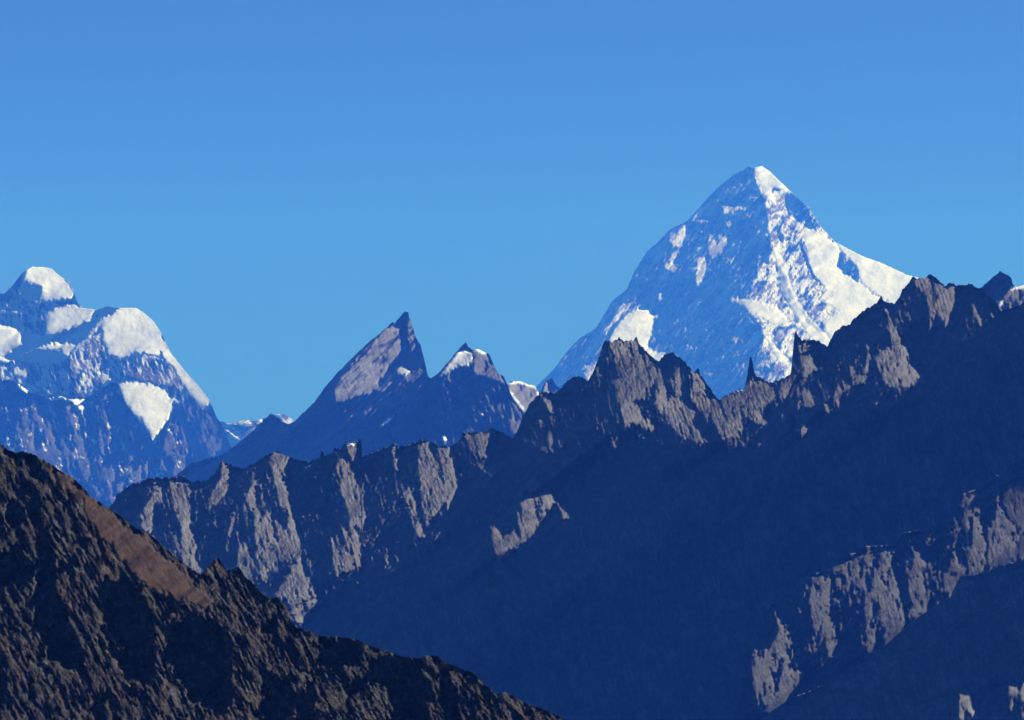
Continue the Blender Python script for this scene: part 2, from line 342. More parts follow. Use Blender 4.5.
RIDGE_LIT = [
 (.8,[(153,478),(158,482),(163,495),(162,504),(153,504),(153,522),(151,534),(142,529),(139,513),(149,500),(153,492)]),
 (.9,[(169,482),(189,481),(191,489),(190,504),(191,518),(190,529),(198,544),(195,558),(203,573),(195,575),(183,565),(181,547),(180,527),(172,509),(170,493)]),
 (.8,[(221,459),(226,463),(232,468),(229,482),(228,493),(220,500),(212,504),(209,515),(208,500),(215,487),(220,478)]),
 (.9,[(247,489),(253,487),(257,507),(261,522),(265,513),(276,520),(289,533),(296,551),(302,560),(291,563),(275,570),(262,582),(256,553),(254,531),(253,515),(247,502)]),
 (.8,[(252,465),(255,465),(257,487),(252,487)]),
 (.9,[(269,456),(279,450),(291,459),(287,467),(287,484),(290,502),(293,520),(302,549),(304,567),(309,580),(300,580),(296,555),(288,530),(280,508),(276,490),(272,475)]),
 (.9,[(291,564),(303,566),(316,591),(316,604),(298,626),(292,614),(287,600),(271,596),(284,578)]),
 (.6,[(236,509),(232,518),(226,540),(226,555),(229,545),(234,522)]),
 (.7,[(235,509),(238,530),(240,542),(247,545),(251,575),(246,590),(234,580),(238,550)]),
 (.9,[(334,447),(340,458),(349,462),(353,471),(362,496),(366,516),(361,536),(361,564),(353,571),(340,573),(338,578),(333,562),(331,540),(333,534),(340,544),(351,556),(345,539),(342,527),(351,536),(348,518),(341,493),(338,476)]),
 (.8,[(345,443),(353,442),(362,439),(357,455),(353,462),(349,455)]),
 (.9,[(391,443),(396,447),(398,469),(408,484),(416,500),(420,522),(427,538),(420,538),(411,524),(404,498),(397,478),(393,462)]),
 (.9,[(419,442),(429,441),(434,458),(443,484),(446,500),(438,513),(427,521),(422,511),(420,487),(417,462)]),
 (.85,[(437,446),(449,447),(456,471),(458,491),(453,500),(449,516),(444,491),(442,469)]),
 (.75,[(461,434),(480,432),(493,428),(500,431),(496,442),(489,458),(480,457),(471,444)]),
 (.7,[(478,462),(483,465),(485,473),(481,470)]),
 (.5,[(490,527),(500,520),(503,537),(517,527),(517,503),(537,493),(557,488),(567,500),(575,517),(562,520),(557,503),(547,510),(540,530),(523,543),(510,550),(497,557),(492,547)]),
 (.5,[(540,395),(546,390),(556,395),(555,410),(550,414),(545,405)]),
 (.6,[(550,430),(553,442),(552,452),(540,452),(540,447),(546,444),(546,436)]),
 (.9,[(608,340),(636,336),(646,353),(653,360),(660,362),(663,371),(667,393),(669,411),(658,413),(653,400),(648,398),(631,401),(642,409),(656,429),(653,432),(633,424),(624,430),(623,418),(617,398),(618,391),(609,380),(622,378),(616,362)]),
 (.9,[(667,393),(675,398),(676,370),(681,360),(680,382),(682,400),(688,410),(696,411),(692,422),(700,433),(711,441),(700,445),(691,441),(680,438),(669,424),(664,414)]),
 (.85,[(689,368),(698,372),(709,388),(717,399),(733,406),(742,420),(744,429),(733,438),(722,441),(716,429),(709,413),(698,409),(691,400),(689,384)]),
 (.85,[(720,399),(733,392),(744,389),(753,377),(764,382),(773,386),(777,394),(764,408),(762,417),(768,426),(756,424),(742,417),(743,430),(733,439),(720,441)]),
 (.5,[(780,383),(791,375),(798,374),(793,390),(784,399),(778,399)]),
 (.85,[(798,338),(802,349),(803,340),(811,341),(818,350),(823,368),(813,371),(804,380),(802,370),(798,354)]),
 (.8,[(802,388),(816,397),(814,406),(809,409),(802,406),(794,414),(797,405),(801,399)]),
 (.6,[(780,413),(784,413),(785,420),(782,421)]),
 (.6,[(807,423),(814,424),(809,430),(803,434),(804,443),(801,437),(800,428)]),
 (.7,[(822,402),(827,401),(830,412),(827,414)]),
 (.75,[(833,394),(836,387),(847,378),(851,388),(840,397),(839,410),(836,412),(833,403)]),
 (.75,[(849,363),(853,366),(856,375),(867,376),(866,383),(857,384),(853,391),(850,378)]),
 (.9,[(881,296),(888,302),(891,319),(898,334),(905,342),(912,362),(925,379),(919,386),(911,385),(894,389),(885,383),(877,368),(874,358),(885,348),(891,345),(888,328),(887,314)]),
 (.7,[(867,352),(872,353),(868,371),(864,373)]),
 (.85,[(912,279),(929,274),(945,286),(957,286),(956,300),(949,320),(945,325),(936,314),(933,325),(928,334),(929,314),(926,297),(916,288)]),
 (.8,[(970,300),(974,302),(982,322),(979,325),(972,314)]),
 (.7,[(987,291),(991,302),(997,317),(993,320),(989,308)]),
]
RIDGE_DARK = [(0,[(650,387),(655,386),(655,402),(652,401)]),(0,[(660,364),(664,362),(673,395),(668,400)]),(0,[(684,370),(688,368),(690,395),(686,396)]),(0,[(272,566),(286,560),(291,563),(290,572),(276,592),(262,596)])]
RIDGE_SNOW = [[(346,443.5),(353,442.5),(361,439),(360,440.6),(353,444.6),(347,445)],[(735,388),(744,386),(744,391),(737,391)]]

LOWER_CREST = [(700,760),(735,715),(752,655),(772,603),(785,612),(800,590),(810,574),(831,570),(845,554),(856,553),(865,546),(895,545),(904,532),(918,530),(928,535),(940,523),(953,520),(961,494),(980,488),(990,482),(996,475),(1003,478),(1012,464),(1030,456),(1100,400),(1180,350)]
LOWER_LIT = [
 (.7,[(772,605),(776,609),(782,620),(791,638),(794,660),(803,676),(791,700),(769,716),(758,706),(753,684),(750,658),(757,640),(760,649),(769,649),(776,638),(779,629)]),
 (.65,[(811,576),(831,573),(830,600),(831,622),(836,626),(834,655),(828,660),(825,640),(820,625),(815,642),(809,602)]),
 (.55,[(831,573),(838,562),(848,556),(858,572),(868,588),(860,592),(850,580),(840,572)]),
 (.65,[(865,549),(891,549),(893,570),(900,596),(906,620),(904,632),(885,650),(882,628),(876,632),(874,652),(867,656),(864,605),(871,585),(866,565)]),
 (.7,[(907,533),(914,533),(913,543),(919,556),(926,560),(924,585),(929,611),(918,622),(908,618),(908,575),(916,560),(911,545)]),
 (.55,[(937,527),(931,538),(926,551),(925,547),(932,529)]),
 (.55,[(959,522),(954,551),(962,564),(964,573),(957,580),(953,600),(946,598),(944,578),(951,564),(954,529)]),
 (.7,[(962,497),(968,497),(973,493),(979,491),(981,513),(985,547),(984,571),(977,577),(968,575),(968,551),(964,524)]),
 (.75,[(994,477),(999,478),(999,507),(1006,518),(1019,529),(1017,560),(997,568),(988,570),(988,529),(996,515),(997,489)]),
 (.3,[(1003,500),(1012,468),(1030,460),(1060,450),(1060,560),(1018,560),(1020,528),(1008,517)]),
]
LOWER_DARK = [(0,[(780,656),(783,660),(778,690),(774,694),(776,676)]),(0,[(968,520),(972,518),(973,545),(968,548)]),(0,[(873,552),(879,556),(878,570),(873,566)]),(0,[(872,600),(880,606),(878,624),(873,618)])]

BUTTRESS_CREST = [(680,800),(730,742),(769,713),(791,698),(812,690),(832,679),(864,656),(885,646),(908,625),(930,609),(950,598),(958,580),(965,576),(980,574),(1006,564),(1030,558),(1100,520),(1180,480)]
BUTTRESS_LIT = [
 (.8,[(961,674),(965,678),(971,691),(975,713),(977,740),(959,740),(959,693)]),
 (.7,[(981,680),(987,680),(987,690),(984,700),(980,703),(981,690)]),
 (.75,[(1008,681),(1015,681),(1019,693),(1024,680),(1060,676),(1060,740),(1024,740),(1018,700),(1010,713),(1008,698)]),
 (.35,[(968,612),(973,613),(966,626),(957,627),(960,622)]),(.4,[(948,632),(953,632),(952,645),(945,649),(940,645)]),
 (.4,[(869,695),(879,690),(878,698),(872,702)]),
]

HILL_CREST = [(-400,262),(-330,282),(-250,322),(-190,340),(-140,376),(-80,405),(0,444),(7,449),(15,453),(22,451.5),(33,454),(44,460),(58,469),(73,478),(84,488),(93,498),(107,507),(120,515.5),(133,526.7),(151,535.6),(160,543),(180,560),(200,575),(204,572),(212,562.5),(217.5,557),(221,561),(226,570),(231,571),(235,567),(240,568),(245,577),(252,582.5),(260,592),(267,597.5),(277,597.5),(287,607),(291,622),(297,627.5),(311,631),(319,636),(344,637),(358,640),(364,643),(377,648),(389,652),(404,657),(420,658.5),(428,655),(437,656),(445,662),(459,668),(473,673),(482,682),(492,690),(496,695),(503,692),(511,695),(526,703),(542,709),(557,715),(564,720),(624,745),(720,790)]
HILL_DARK = [
 (0,[(-90,460),(-70,470),(-60,540),(-80,620),(-100,600),(-110,520)]),(0,[(-180,420),(-150,440),(-140,520),(-160,640),(-200,600),(-210,500)]),(0,[(-320,380),(-280,400),(-250,500),(-270,640),(-320,600),(-340,480)]),
 (0,[(25,499),(42,502),(43,518),(48,529),(53,547),(55,562),(58,589),(69,618),(80,642),(87,671),(71,667),(42,642),(35,618),(33,598),(39,578),(36,560),(38,529),(27,513)]),
 (0,[(104,576),(120,580),(133,573),(142,593),(153,618),(155,653),(153,684),(133,680),(120,671),(118,653),(128,647),(107,633),(102,600)]),
 (0,[(73,535),(93,540),(88,547),(76,544)]),(0,[(67,500),(74,512),(82,530),(78,532),(68,514)]),
 (0,[(167,627),(190,615),(212,617),(227,627),(232,645),(230,670),(235,692),(227,715),(217,712),(195,700),(180,682),(170,660),(166,640)]),
 (0,[(160,597),(174,596),(175,605),(166,624)]),
 (0,[(262,687),(270,676),(290,675),(292,690),(288,725),(265,725),(260,702)]),
 (0,[(258,620),(273,622),(278,636),(291,647),(304,664),(309,673),(296,671),(284,651),(269,636)]),
 (0,[(319,637),(344,638),(359,643),(362,655),(361,665),(347,664),(340,676),(333,668),(320,665)]),
 (0,[(373,659),(397,657),(420,662),(426,676),(432,689),(428,720),(391,720),(391,697),(381,679),(367,679),(366,697),(350,699),(348,685),(364,673)]),
 (0,[(0,552),(15,545),(30,560),(34,575),(20,590),(8,580),(0,590),(-40,590),(-40,550)]),
 (0,[(0,650),(6,655),(8,680),(12,700),(0,705),(-40,705),(-40,640)]),(0,[(93,691),(104,693),(106,722),(95,722)]),
 (0,[(10,500),(24,505),(22,520),(12,530),(4,520)]),(0,[(440,672),(446,668),(456,690),(462,725),(446,725),(442,700)]),(0,[(120,600),(130,600),(128,625),(122,628)]),
 (0,[(300,690),(312,680),(318,700),(310,725),(296,725)]),(0,[(470,690),(476,684),(480,706),(474,722),(468,712)]),
 (0,[(30,456),(36,458),(48,480),(44,486),(36,474)]),
]
HILL_GRASS = [[(44,462),(60,473),(92,499),(104,510),(92,508),(76,497),(58,482)],[(82,498),(96,506),(120,522),(145,540),(168,560),(186,578),(204,592),(214,604),(198,606),(178,600),(158,592),(138,578),(120,558),(100,536),(88,520)]]
RIDGE_TOWERS = [
 ([(742,400),(745,388),(749,356),(752,356),(756,376),(765,382),(762,404)], 'slender needle of rock standing on the crest'),
 ([(786,384),(792,350),(794,330),(797,330),(803,340),(819,340),(825,368),(804,382)], 'blade shaped rock tower with a sunlit right side'),
 ([(598,362),(605,337),(619,334),(637,334),(646,352),(662,361),(668,396),(658,415),(625,425),(612,385)], 'broad sunlit rock tower with a flat toothed top'),
 ([(870,312),(879,298),(881,292),(886,302),(892,322),(900,345),(880,352)], 'pointed dark rock tower with a narrow sunlit edge'),
]
FANG_TIP = [([(393,328),(396,318),(404,308),(409,310),(413,322),(418,342),(411,354),(403,342)], None)]
HILL_TORS = [([(202,580),(206,568),(217,554),(224,566),(235,564),(243,570),(252,586),(246,602),(222,600)], None), ([(250,586),(262,594),(278,594),(290,606),(298,628),(284,634),(262,618)], None)]
PYRAMID_VEIL = [(.17,[(752,164),(748,166),(713,192),(690,220),(657,244),(634,272),(612,301),(569,349),(546,376),(600,380),(640,362),(700,400),(752,390),(757,352),(760,325),(738,304),(750,290),(757,262),(768,235),(760,190)])]
DOMED_VEIL = [(.2,[(0,295),(24,285),(44,304),(45,335),(20,320),(0,312)]),(.22,[(28,366),(70,360),(70,398),(30,392)]),(.2,[(112,360),(125,358),(190,390),(210,408),(222,440),(200,450),(180,405),(118,382)])]
SPUR_VEIL = [(.25,[(0,385),(20,395),(60,402),(96,396),(118,388),(150,440),(130,500),(0,500)])]
FANG_VEIL = [(.14,[(340,376),(392,326),(340,400),(300,420),(300,440),(220,462)]),(.16,[(400,352),(412,350),(426,374),(440,400),(400,420),(340,430),(345,404),(385,380)])]
TWIN_VEIL = [(.2,[(446,372),(470,368),(500,384),(510,420),(515,440),(430,445),(436,410)])]
LOWER_VEIL = [(.22,[(790,590),(850,556),(900,548),(960,500),(1060,440),(1060,555),(960,585),(905,630),(830,665),(800,680)])]
RIDGE_VEIL = [(.22,[(113,500),(150,480),(222,464),(280,454),(360,452),(430,444),(500,432),(505,470),(460,520),(440,550),(380,575),(320,600),(290,640),(200,590),(150,540)]),
 (.2,[(520,440),(560,395),(600,345),(640,342),(700,375),(720,400),(750,380),(800,345),(860,320),(890,305),(920,285),(985,290),(985,330),(925,400),(860,410),(800,440),(720,450),(640,440),(560,460)])]
#</DATA>
#<DEFS>
def rocky(k=1.0, sh=0.25):
    return [('r', 1.5 * k, 3.6, 15.0, sh, 11), ('r', 0.9 * k, 1.9, 5.0, sh * 1.4, 23), ('f', 0.7 * k, 2.2, 2.4, -sh, 29), ('f', 4.0 * k, 24.0, 40.0, sh, 37)]
RELIEFS = {
 'pyramid': dict(box=(480,1040,150,470), crest=PYRAMID_CREST, step=0.5, lit=PYRAMID_LIT, veil=PYRAMID_VEIL, dark=PYRAMID_DARK, smooth=PYRAMID_SNOW, jag=(0.5,2.5), seed=3,
     noise=[('r',0.8,2.2,4.0,-0.8,11),('r',0.7,2.2,4.5,0.5,13),('r',1.3,8,14,-0.7,23),('f',3,30,30,0,37)], warp=(1.3,3,4,-0.4), keep=.8, grain=(2.6,5.5,-0.7), beta=0.75, a=0.64, fade=3.5, iters=14, lam=.03, drift=.55, spill=.1, rough_dark=.5),
 'domed': dict(box=(-60,262,255,500), crest=DOMED_CREST, step=0.5, lit=DOMED_LIT, veil=DOMED_VEIL, smooth=DOMED_SNOW, jag=(0.4,2.5), seed=5,
     noise=[('r',0.5,2.2,6,0.3,11),('r',0.6,7,14,0.3,23),('f',2,25,25,0,37)], fade=5, warp=(1.6,4.0,5,.2), lam=.03, drift=.45, keep=.75, grain=(3.0,8.0,0.25), beta=0.75, a=0.62),
 'spur': dict(a=1.4, box=(-60,225,370,530), crest=SPUR_CREST, step=0.5, coarse=2, lit=SPUR_LIT, veil=SPUR_VEIL, smooth=SPUR_SNOW, jag=(0.7,2.5), seed=7, noise=rocky(.5), keep=.75),
 'far': dict(box=(185,315,405,470), crest=FAR_CREST, step=0.5, lit=FAR_LIT, jag=(0.3,2.5), seed=8, noise=[('f',0.4,3,3,0.3,11)], warp=(.5,3,3,0), keep=.95),
 'fang': dict(a=1.4, box=(110,565,300,520), crest=FANG_CREST, step=0.5, coarse=2, lit=FANG_LIT, veil=FANG_VEIL, jag=(0.6,2.6), seed=9, noise=rocky(.6), warp=(1.4,2.4,5,-.8), grain=(2.2,13,-1.0), keep=.84),
 'twin': dict(a=1.4, box=(360,540,335,490), crest=TWIN_CREST, step=0.5, lit=TWIN_LIT, veil=TWIN_VEIL, smooth=TWIN_SNOW, jag=(0.6,2.6), seed=10, noise=rocky(.6), keep=.8),
 'block': dict(a=1.4, box=(480,605,370,450), crest=BLOCK_CREST, step=0.5, lit=BLOCK_LIT, smooth=BLOCK_SNOW, jag=(0.4,2.6), seed=12, noise=rocky(.3), warp=(.6,3,4,0), keep=.95),
 'notch': dict(a=1.4, box=(945,1110,262,360), crest=NOTCH_CREST, step=0.5, lit=NOTCH_LIT, smooth=NOTCH_SNOW, jag=(0.7,2.6), seed=13, noise=rocky(.6), keep=.85),
 'ridge': dict(a=1.4, rec=.5, beta=.75, box=(50,1180,200,800), crest=RIDGE_CREST, step=0.5, coarse=2, lit=RIDGE_LIT, dark=RIDGE_DARK, jag=(1.4,2.4), seed=15, noise=rocky(1.35), fine=[('r',.6,1.1,2.8,.3,51)], warp=(1.8,2.0,11,.25), keep=.88, grain=(2.0,15,.27), veil=RIDGE_VEIL, spill=.05, rough_dark=.12, lam=.012),
 'lower': dict(a=1.4, fade=4, box=(690,1180,340,820), crest=LOWER_CREST, step=0.5, coarse=2, lit=LOWER_LIT, veil=LOWER_VEIL, dark=LOWER_DARK, rec=.5, jag=(0.5,7.0), seed=17, noise=rocky(.8), fine=[('r',.45,1.1,2.8,.15,51)], warp=(2.2,2.6,9,.1), grain=(2.8,10,.12), keep=.86, spill=.05, rough_dark=.12),
 'buttress': dict(a=1.4, box=(670,1180,470,820), crest=BUTTRESS_CREST, step=1.0, lit=BUTTRESS_LIT, rec=.5, jag=(0.5,8.0), seed=19, noise=rocky(.7), keep=.8),
 'hill': dict(a=1.6, iters=14, box=(-400,720,250,830), crest=HILL_CREST, step=0.5, coarse=2, dark=HILL_DARK, smooth=HILL_GRASS, base_lit=0.6, fade=0, jag=(1.1,1.8), seed=21, beta=0.9,
     noise=[('r',0.6,5,9,0.7,23),('r',1.3,2.6,9,0.5,25),('r',3.0,13,34,0.7,26),('r',5.0,34,70,0.6,29),('f',0.7,6,6,0.4,37)], fine=[('r',1.3,1.3,2.2,.3,11),('f',0.9,1.0,1.0,0,12)], calm=.8, warp=(4.5,6,11,.4), grain=(2.3,12,.5), keep=.56, spill=.04, rough_dark=0.5, drift=1.2),
}
#</DEFS>
# ------------------------------------------------------------------ materials
def nodes_of(name):
    m = bpy.data.materials.new(name); m.use_nodes = True
    nt = m.node_tree; b = nt.nodes['Principled BSDF']
    b.inputs['Specular IOR Level'].default_value = 0.15
    b.inputs['Roughness'].default_value = 0.9
    return m, nt, b

def noise_node(nt, scale, mapping, detail=6, rough=0.6):
    n = nt.nodes.new('ShaderNodeTexNoise'); n.inputs['Scale'].default_value = scale
    n.inputs['Detail'].default_value = detail; n.inputs['Roughness'].default_value = rough
    nt.links.new(mapping.outputs[0], n.inputs['Vector']); return n

def ramp_node(nt, stops):
    r = nt.nodes.new('ShaderNodeValToRGB'); e = r.color_ramp.elements
    e[0].position, e[0].color = stops[0][0], (*stops[0][1], 1); e[1].position, e[1].color = stops[-1][0], (*stops[-1][1], 1)
    for p, c in stops[1:-1]:
        x = e.new(p); x.color = (*c, 1)
    return r

def rock_material(name, m, dark, mid, pale, snow=(0.70, 0.71, 0.73), grass=None, lean=0.24):
    """streaked rock; the mesh attribute snow lays snow on it, the attribute turf dry grass"""
    mat, nt, b = nodes_of(name)
    tc = nt.nodes.new('ShaderNodeTexCoord'); rot = nt.nodes.new('ShaderNodeMapping'); rot.inputs['Rotation'].default_value = (0, lean, 0)
    nt.links.new(tc.outputs['Object'], rot.inputs['Vector'])
    def scaled(a, c):
        mp = nt.nodes.new('ShaderNodeMapping'); mp.inputs['Scale'].default_value = (1 / (a * m), 1 / (a * m), 1 / (c * m))
        nt.links.new(rot.outputs[0], mp.inputs['Vector']); return mp
    mp = scaled(7, 26)
    n1 = noise_node(nt, 1.0, mp, 6, 0.7); n3 = noise_node(nt, 1.0, scaled(2.0, 4.5), 4, 0.7); n4 = noise_node(nt, 1.0, scaled(60, 90), 3, 0.5)
    mix = nt.nodes.new('ShaderNodeMath'); mix.operation = 'MULTIPLY_ADD'; mix.inputs[1].default_value = 0.5
    nt.links.new(n3.outputs['Fac'], mix.inputs[0])
    mix2 = nt.nodes.new('ShaderNodeMath'); mix2.operation = 'MULTIPLY_ADD'; mix2.inputs[1].default_value = 0.5
    nt.links.new(n1.outputs['Fac'], mix2.inputs[0]); nt.links.new(mix2.outputs[0], mix.inputs[2]); mix2.inputs[2].default_value = 0.0
    r1 = ramp_node(nt, [(0.36, dark), (0.50, mid), (0.64, pale)]); nt.links.new(mix.outputs[0], r1.inputs['Fac'])
    r4 = ramp_node(nt, [(0.35, (0.80, 0.76, 0.74)), (0.65, (1.0, 1.0, 1.0))]); nt.links.new(n4.outputs['Fac'], r4.inputs['Fac'])
    mul = nt.nodes.new('ShaderNodeMix'); mul.data_type = 'RGBA'; mul.blend_type = 'MULTIPLY'; mul.inputs['Factor'].default_value = 1.0
    nt.links.new(r1.outputs['Color'], mul.inputs[6]); nt.links.new(r4.outputs['Color'], mul.inputs[7])
    out = mul.outputs[2]
    def over(attr, colour, src):
        a = nt.nodes.new('ShaderNodeAttribute'); a.attribute_name = attr
        mx = nt.nodes.new('ShaderNodeMix'); mx.data_type = 'RGBA'
        nt.links.new(a.outputs['Fac'], mx.inputs['Factor']); nt.links.new(src, mx.inputs[6])
        if hasattr(colour, 'is_linked'): nt.links.new(colour, mx.inputs[7])
        else: mx.inputs[7].default_value = (*colour, 1)
        return mx.outputs[2]
    if grass:
        n2 = noise_node(nt, 3.0, mp, 6, 0.7)
        r2 = ramp_node(nt, [(0.3, grass[0]), (0.7, grass[1])]); nt.links.new(n2.outputs['Fac'], r2.inputs['Fac'])
        out = over('turf', r2.outputs['Color'], out)
    out = over('snow', snow, out)
    nt.links.new(out, b.inputs['Base Color'])
    return mat

def snow_material(name, m):
    mat, nt, b = nodes_of(name)
    tc = nt.nodes.new('ShaderNodeTexCoord'); mp = nt.nodes.new('ShaderNodeMapping')
    mp.inputs['Scale'].default_value = (1 / (10 * m),) * 3; nt.links.new(tc.outputs['Object'], mp.inputs['Vector'])
    n1 = noise_node(nt, 1.0, mp, 6, 0.6)
    r1 = ramp_node(nt, [(0.3, (0.64, 0.66, 0.69)), (0.6, (0.72, 0.73, 0.745))]); nt.links.new(n1.outputs['Fac'], r1.inputs['Fac'])
    nt.links.new(r1.outputs['Color'], b.inputs['Base Color']); b.inputs['Roughness'].default_value = 0.75
    return mat

# ------------------------------------------------------------------ relief -> mesh
VALLEY = 2500.0

def add_mesh(name, co, quads, mat, attrs, parent=None, nrm=None):
    used = np.zeros(len(co), bool); used[quads.ravel()] = True
    ren = np.cumsum(used) - 1
    co = co[used].astype(np.float32); q = ren[quads].astype(np.int32)
    me = bpy.data.meshes.new(name)
    me.vertices.add(len(co)); me.vertices.foreach_set('co', co.ravel())
    me.loops.add(q.size); me.loops.foreach_set('vertex_index', q.ravel())
    me.polygons.add(len(q)); me.polygons.foreach_set('loop_start', np.arange(0, q.size, 4, dtype=np.int32))
    me.polygons.foreach_set('use_smooth', np.ones(len(q), bool))
    me.update(calc_edges=True)
    for k, v in attrs.items():
        at = me.attributes.new(k, 'FLOAT', 'POINT'); at.data.foreach_set('value', v[used].astype(np.float32))
    me.materials.append(mat)
    o = bpy.data.objects.new(name, me); COL.objects.link(o)
    if parent is not None: o.parent = parent
    return o

def mountain(name, r, dist, vb, mat, du=0.75, dv=0.9, parts=(), snow=None, turf=None, back=1.0, edge=2.2, west=0, east=0, near=-12):
    """front face from the relief r, a crest, a back face falling away behind it, and skirts down to the valley"""
    ua, ub = r.u[0] + 1, r.u[-1] - 1
    fa, fb = max(ua, near), min(ub, 1036)
    u = np.concatenate([np.arange(ua, fa, 5.0), np.arange(fa, fb, du), np.arange(fb, ub + 0.1, 5.0)]); u = np.unique(u)
    u = np.concatenate([np.arange(u[0] - west, u[0] - 1, 9.0), u, np.arange(u[-1] + 9, u[-1] + east, 9.0)])
    past = np.maximum(ua - u, 0) + np.maximum(u - ub, 0)             # the range goes on, falling away, beyond the picture
    c = np.interp(u, r.cu, r.c) + past * 0.22 + np.clip(past, 0, 30) / 30 * 9 * fbm(u / 40, u * 0, 61, 4)
    nr = int((vb - np.median(c)) / dv)
    tt = np.linspace(0, 1, nr) ** 1.04
    Vg = c[None] + (vb - c)[None] * tt[:, None]
    Ug = np.broadcast_to(u[None], Vg.shape)
    m = K * dist
    F = r.sample(r.F, Ug, Vg) + past[None] * np.where(u > ub, 0.5, 0.25)[None] + np.clip(past, 0, 30)[None] / 30 * 7 * fbm(Ug / 30, Vg / 45, 62, 3); ref = F[0][past == 0].mean()
    Y = dist * np.exp(K * (F - ref))
    rows_u, rows_v, rows_y = [], [], []
    pv = Vg[0]; yc = Y[0]
    for sg, d in ((0, 1.5), (2, 4), (4, 10), (8, 24), (14, 55), (24, 110)):
        cs = c
        if sg:
            k = np.exp(-0.5 * (np.arange(-3 * sg, 3 * sg + 1) / sg) ** 2); k /= k.sum()
            cs = np.convolve(np.pad(c, 3 * sg, mode='edge'), k, 'valid')
            yc2 = np.convolve(np.pad(Y[0], 3 * sg, mode='edge'), k, 'valid')
        else: yc2 = yc
        pv = np.maximum(pv + 0.5, cs + d)
        rows_v.append(pv); rows_y.append(np.maximum(yc2, Y[0]) + m * back * (pv - c))
    BV = np.array(rows_v[::-1]); BY = np.array(rows_y[::-1])
    V = np.concatenate([BV, Vg]); YY = np.concatenate([BY, Y]); UU = np.broadcast_to(u[None], V.shape)
    X = (UU - 512.0) * K * YY; Z = HC + (V0 - V) * K * YY
    P = np.stack([X, YY, Z], -1)
    top = P[0].copy(); dz = np.maximum(top[:, 2] - (VALLEY - 30), 0); top[:, 1] += dz * 1.2; top[:, 2] = VALLEY - 30
    bot = P[-1].copy(); dz = np.maximum(bot[:, 2] - (VALLEY - 30), 0); bot[:, 1] -= dz * 0.6; bot[:, 2] = VALLEY - 30
    P = np.concatenate([top[None], P, bot[None]])
    nb = len(BV) + 1
    ny, nx = P.shape[:2]
    idx = np.arange(ny * nx).reshape(ny, nx)
    quads = np.stack([idx[:-1, :-1], idx[1:, :-1], idx[1:, 1:], idx[:-1, 1:]], -1).reshape(-1, 4)
    vu = np.concatenate([UU[:1], UU, UU[-1:]]).ravel(); vv = np.concatenate([V[:1], V, V[-1:]]).ravel()
    attrs = {}
    if snow is not None: attrs['snow'] = np.clip(snow(r, vu, vv), 0, 1)
    if turf is not None: attrs['turf'] = np.clip(turf(r, vu, vv), 0, 1)
    origin = np.array([P[nb, nx // 2, 0], dist, VALLEY])
    co = P.reshape(-1, 3) - origin
    fu = vu[quads].mean(1); fv = vv[quads].mean(1)
    taken = np.zeros(len(quads), bool); pieces = []
    front = np.repeat(np.arange(ny - 1) >= nb - 2, nx - 1)
    for pname, polys, pmat, plabel in parts:
        for k, poly in enumerate(polys):
            if isinstance(poly, tuple): poly, plabel = poly
            e = edge
            inside = inpoly(fu + e * fbm(fu / 4, fv / 4, 77, 3), fv + e * fbm(fu / 4 + 9, fv / 4, 78, 3), poly) & front & ~taken
            if inside.sum() < 30: continue
            taken |= inside; pieces.append((pname, inside, pmat, plabel))
    root = add_mesh(name, co, quads[~taken], mat, attrs)
    root.location = origin
    for pname, sel, pmat, plabel in pieces:
        o = add_mesh(pname, co, quads[sel], pmat or mat, attrs, root)
        if plabel: o['label'] = plabel
    return root

def tag(o, label, cat, kind=None, group=None):
    o['label'] = label; o['category'] = cat
    if kind: o['kind'] = kind
    if group: o['group'] = group

def patchy(cover, su, sv, shear, seed, width=0.12, west=None, low=None):
    """snow lying in patches: the mapped snowfields plus broken cover elsewhere (fuller west of the arete, none below row low)"""
    def f(r, u, v):
        s = r.sample(r.smooth, u, v)
        n = 0.7 * fbm((u - shear * v) / su, v / sv, seed, 4, 0.6) + 0.6 * fbm((u - shear * v) / (su * 4), v / (sv * 4), seed + 9, 2)
        t = np.sort(n[::7]); q = t[int((1 - cover) * (len(t) - 1))]
        c = np.clip((n - q) / width + 0.5, 0, 1)
        if west is not None:
            w = np.clip((np.interp(v, [168, 250, 300, 400], west) - u) / 8, 0, 1)
            q2 = t[int(0.10 * (len(t) - 1))]
            c = c * (1 - w) + w * np.clip((n - q2) / 0.6, 0.15, 1)
        if low is not None: c = c * np.clip((low - v) / 12 + fbm(u / 9, v / 9, 3, 2), 0, 1)
        return np.maximum(s, c)
    return f
def fields(r, u, v): return r.sample(r.smooth, u, v)

SNOW_FAR = snow_material('snow', 10.0)
def make(key): return Relief(**RELIEFS[key])

# ------------------------------------------------------------------ valley floor, haze
def box_mesh(name, a, b, mat):
    x0, y0, z0 = a; x1, y1, z1 = b
    vs = [(x, y, z) for x in (x0, x1) for y in (y0, y1) for z in (z0, z1)]
    fs = [(0, 1, 3, 2), (4, 6, 7, 5), (0, 4, 5, 1), (2, 3, 7, 6), (0, 2, 6, 4), (1, 5, 7, 3)]
    me = bpy.data.meshes.new(name); me.from_pydata(vs, [], fs); me.update(); me.materials.append(mat)
    o = bpy.data.objects.new(name, me); COL.objects.link(o); return o

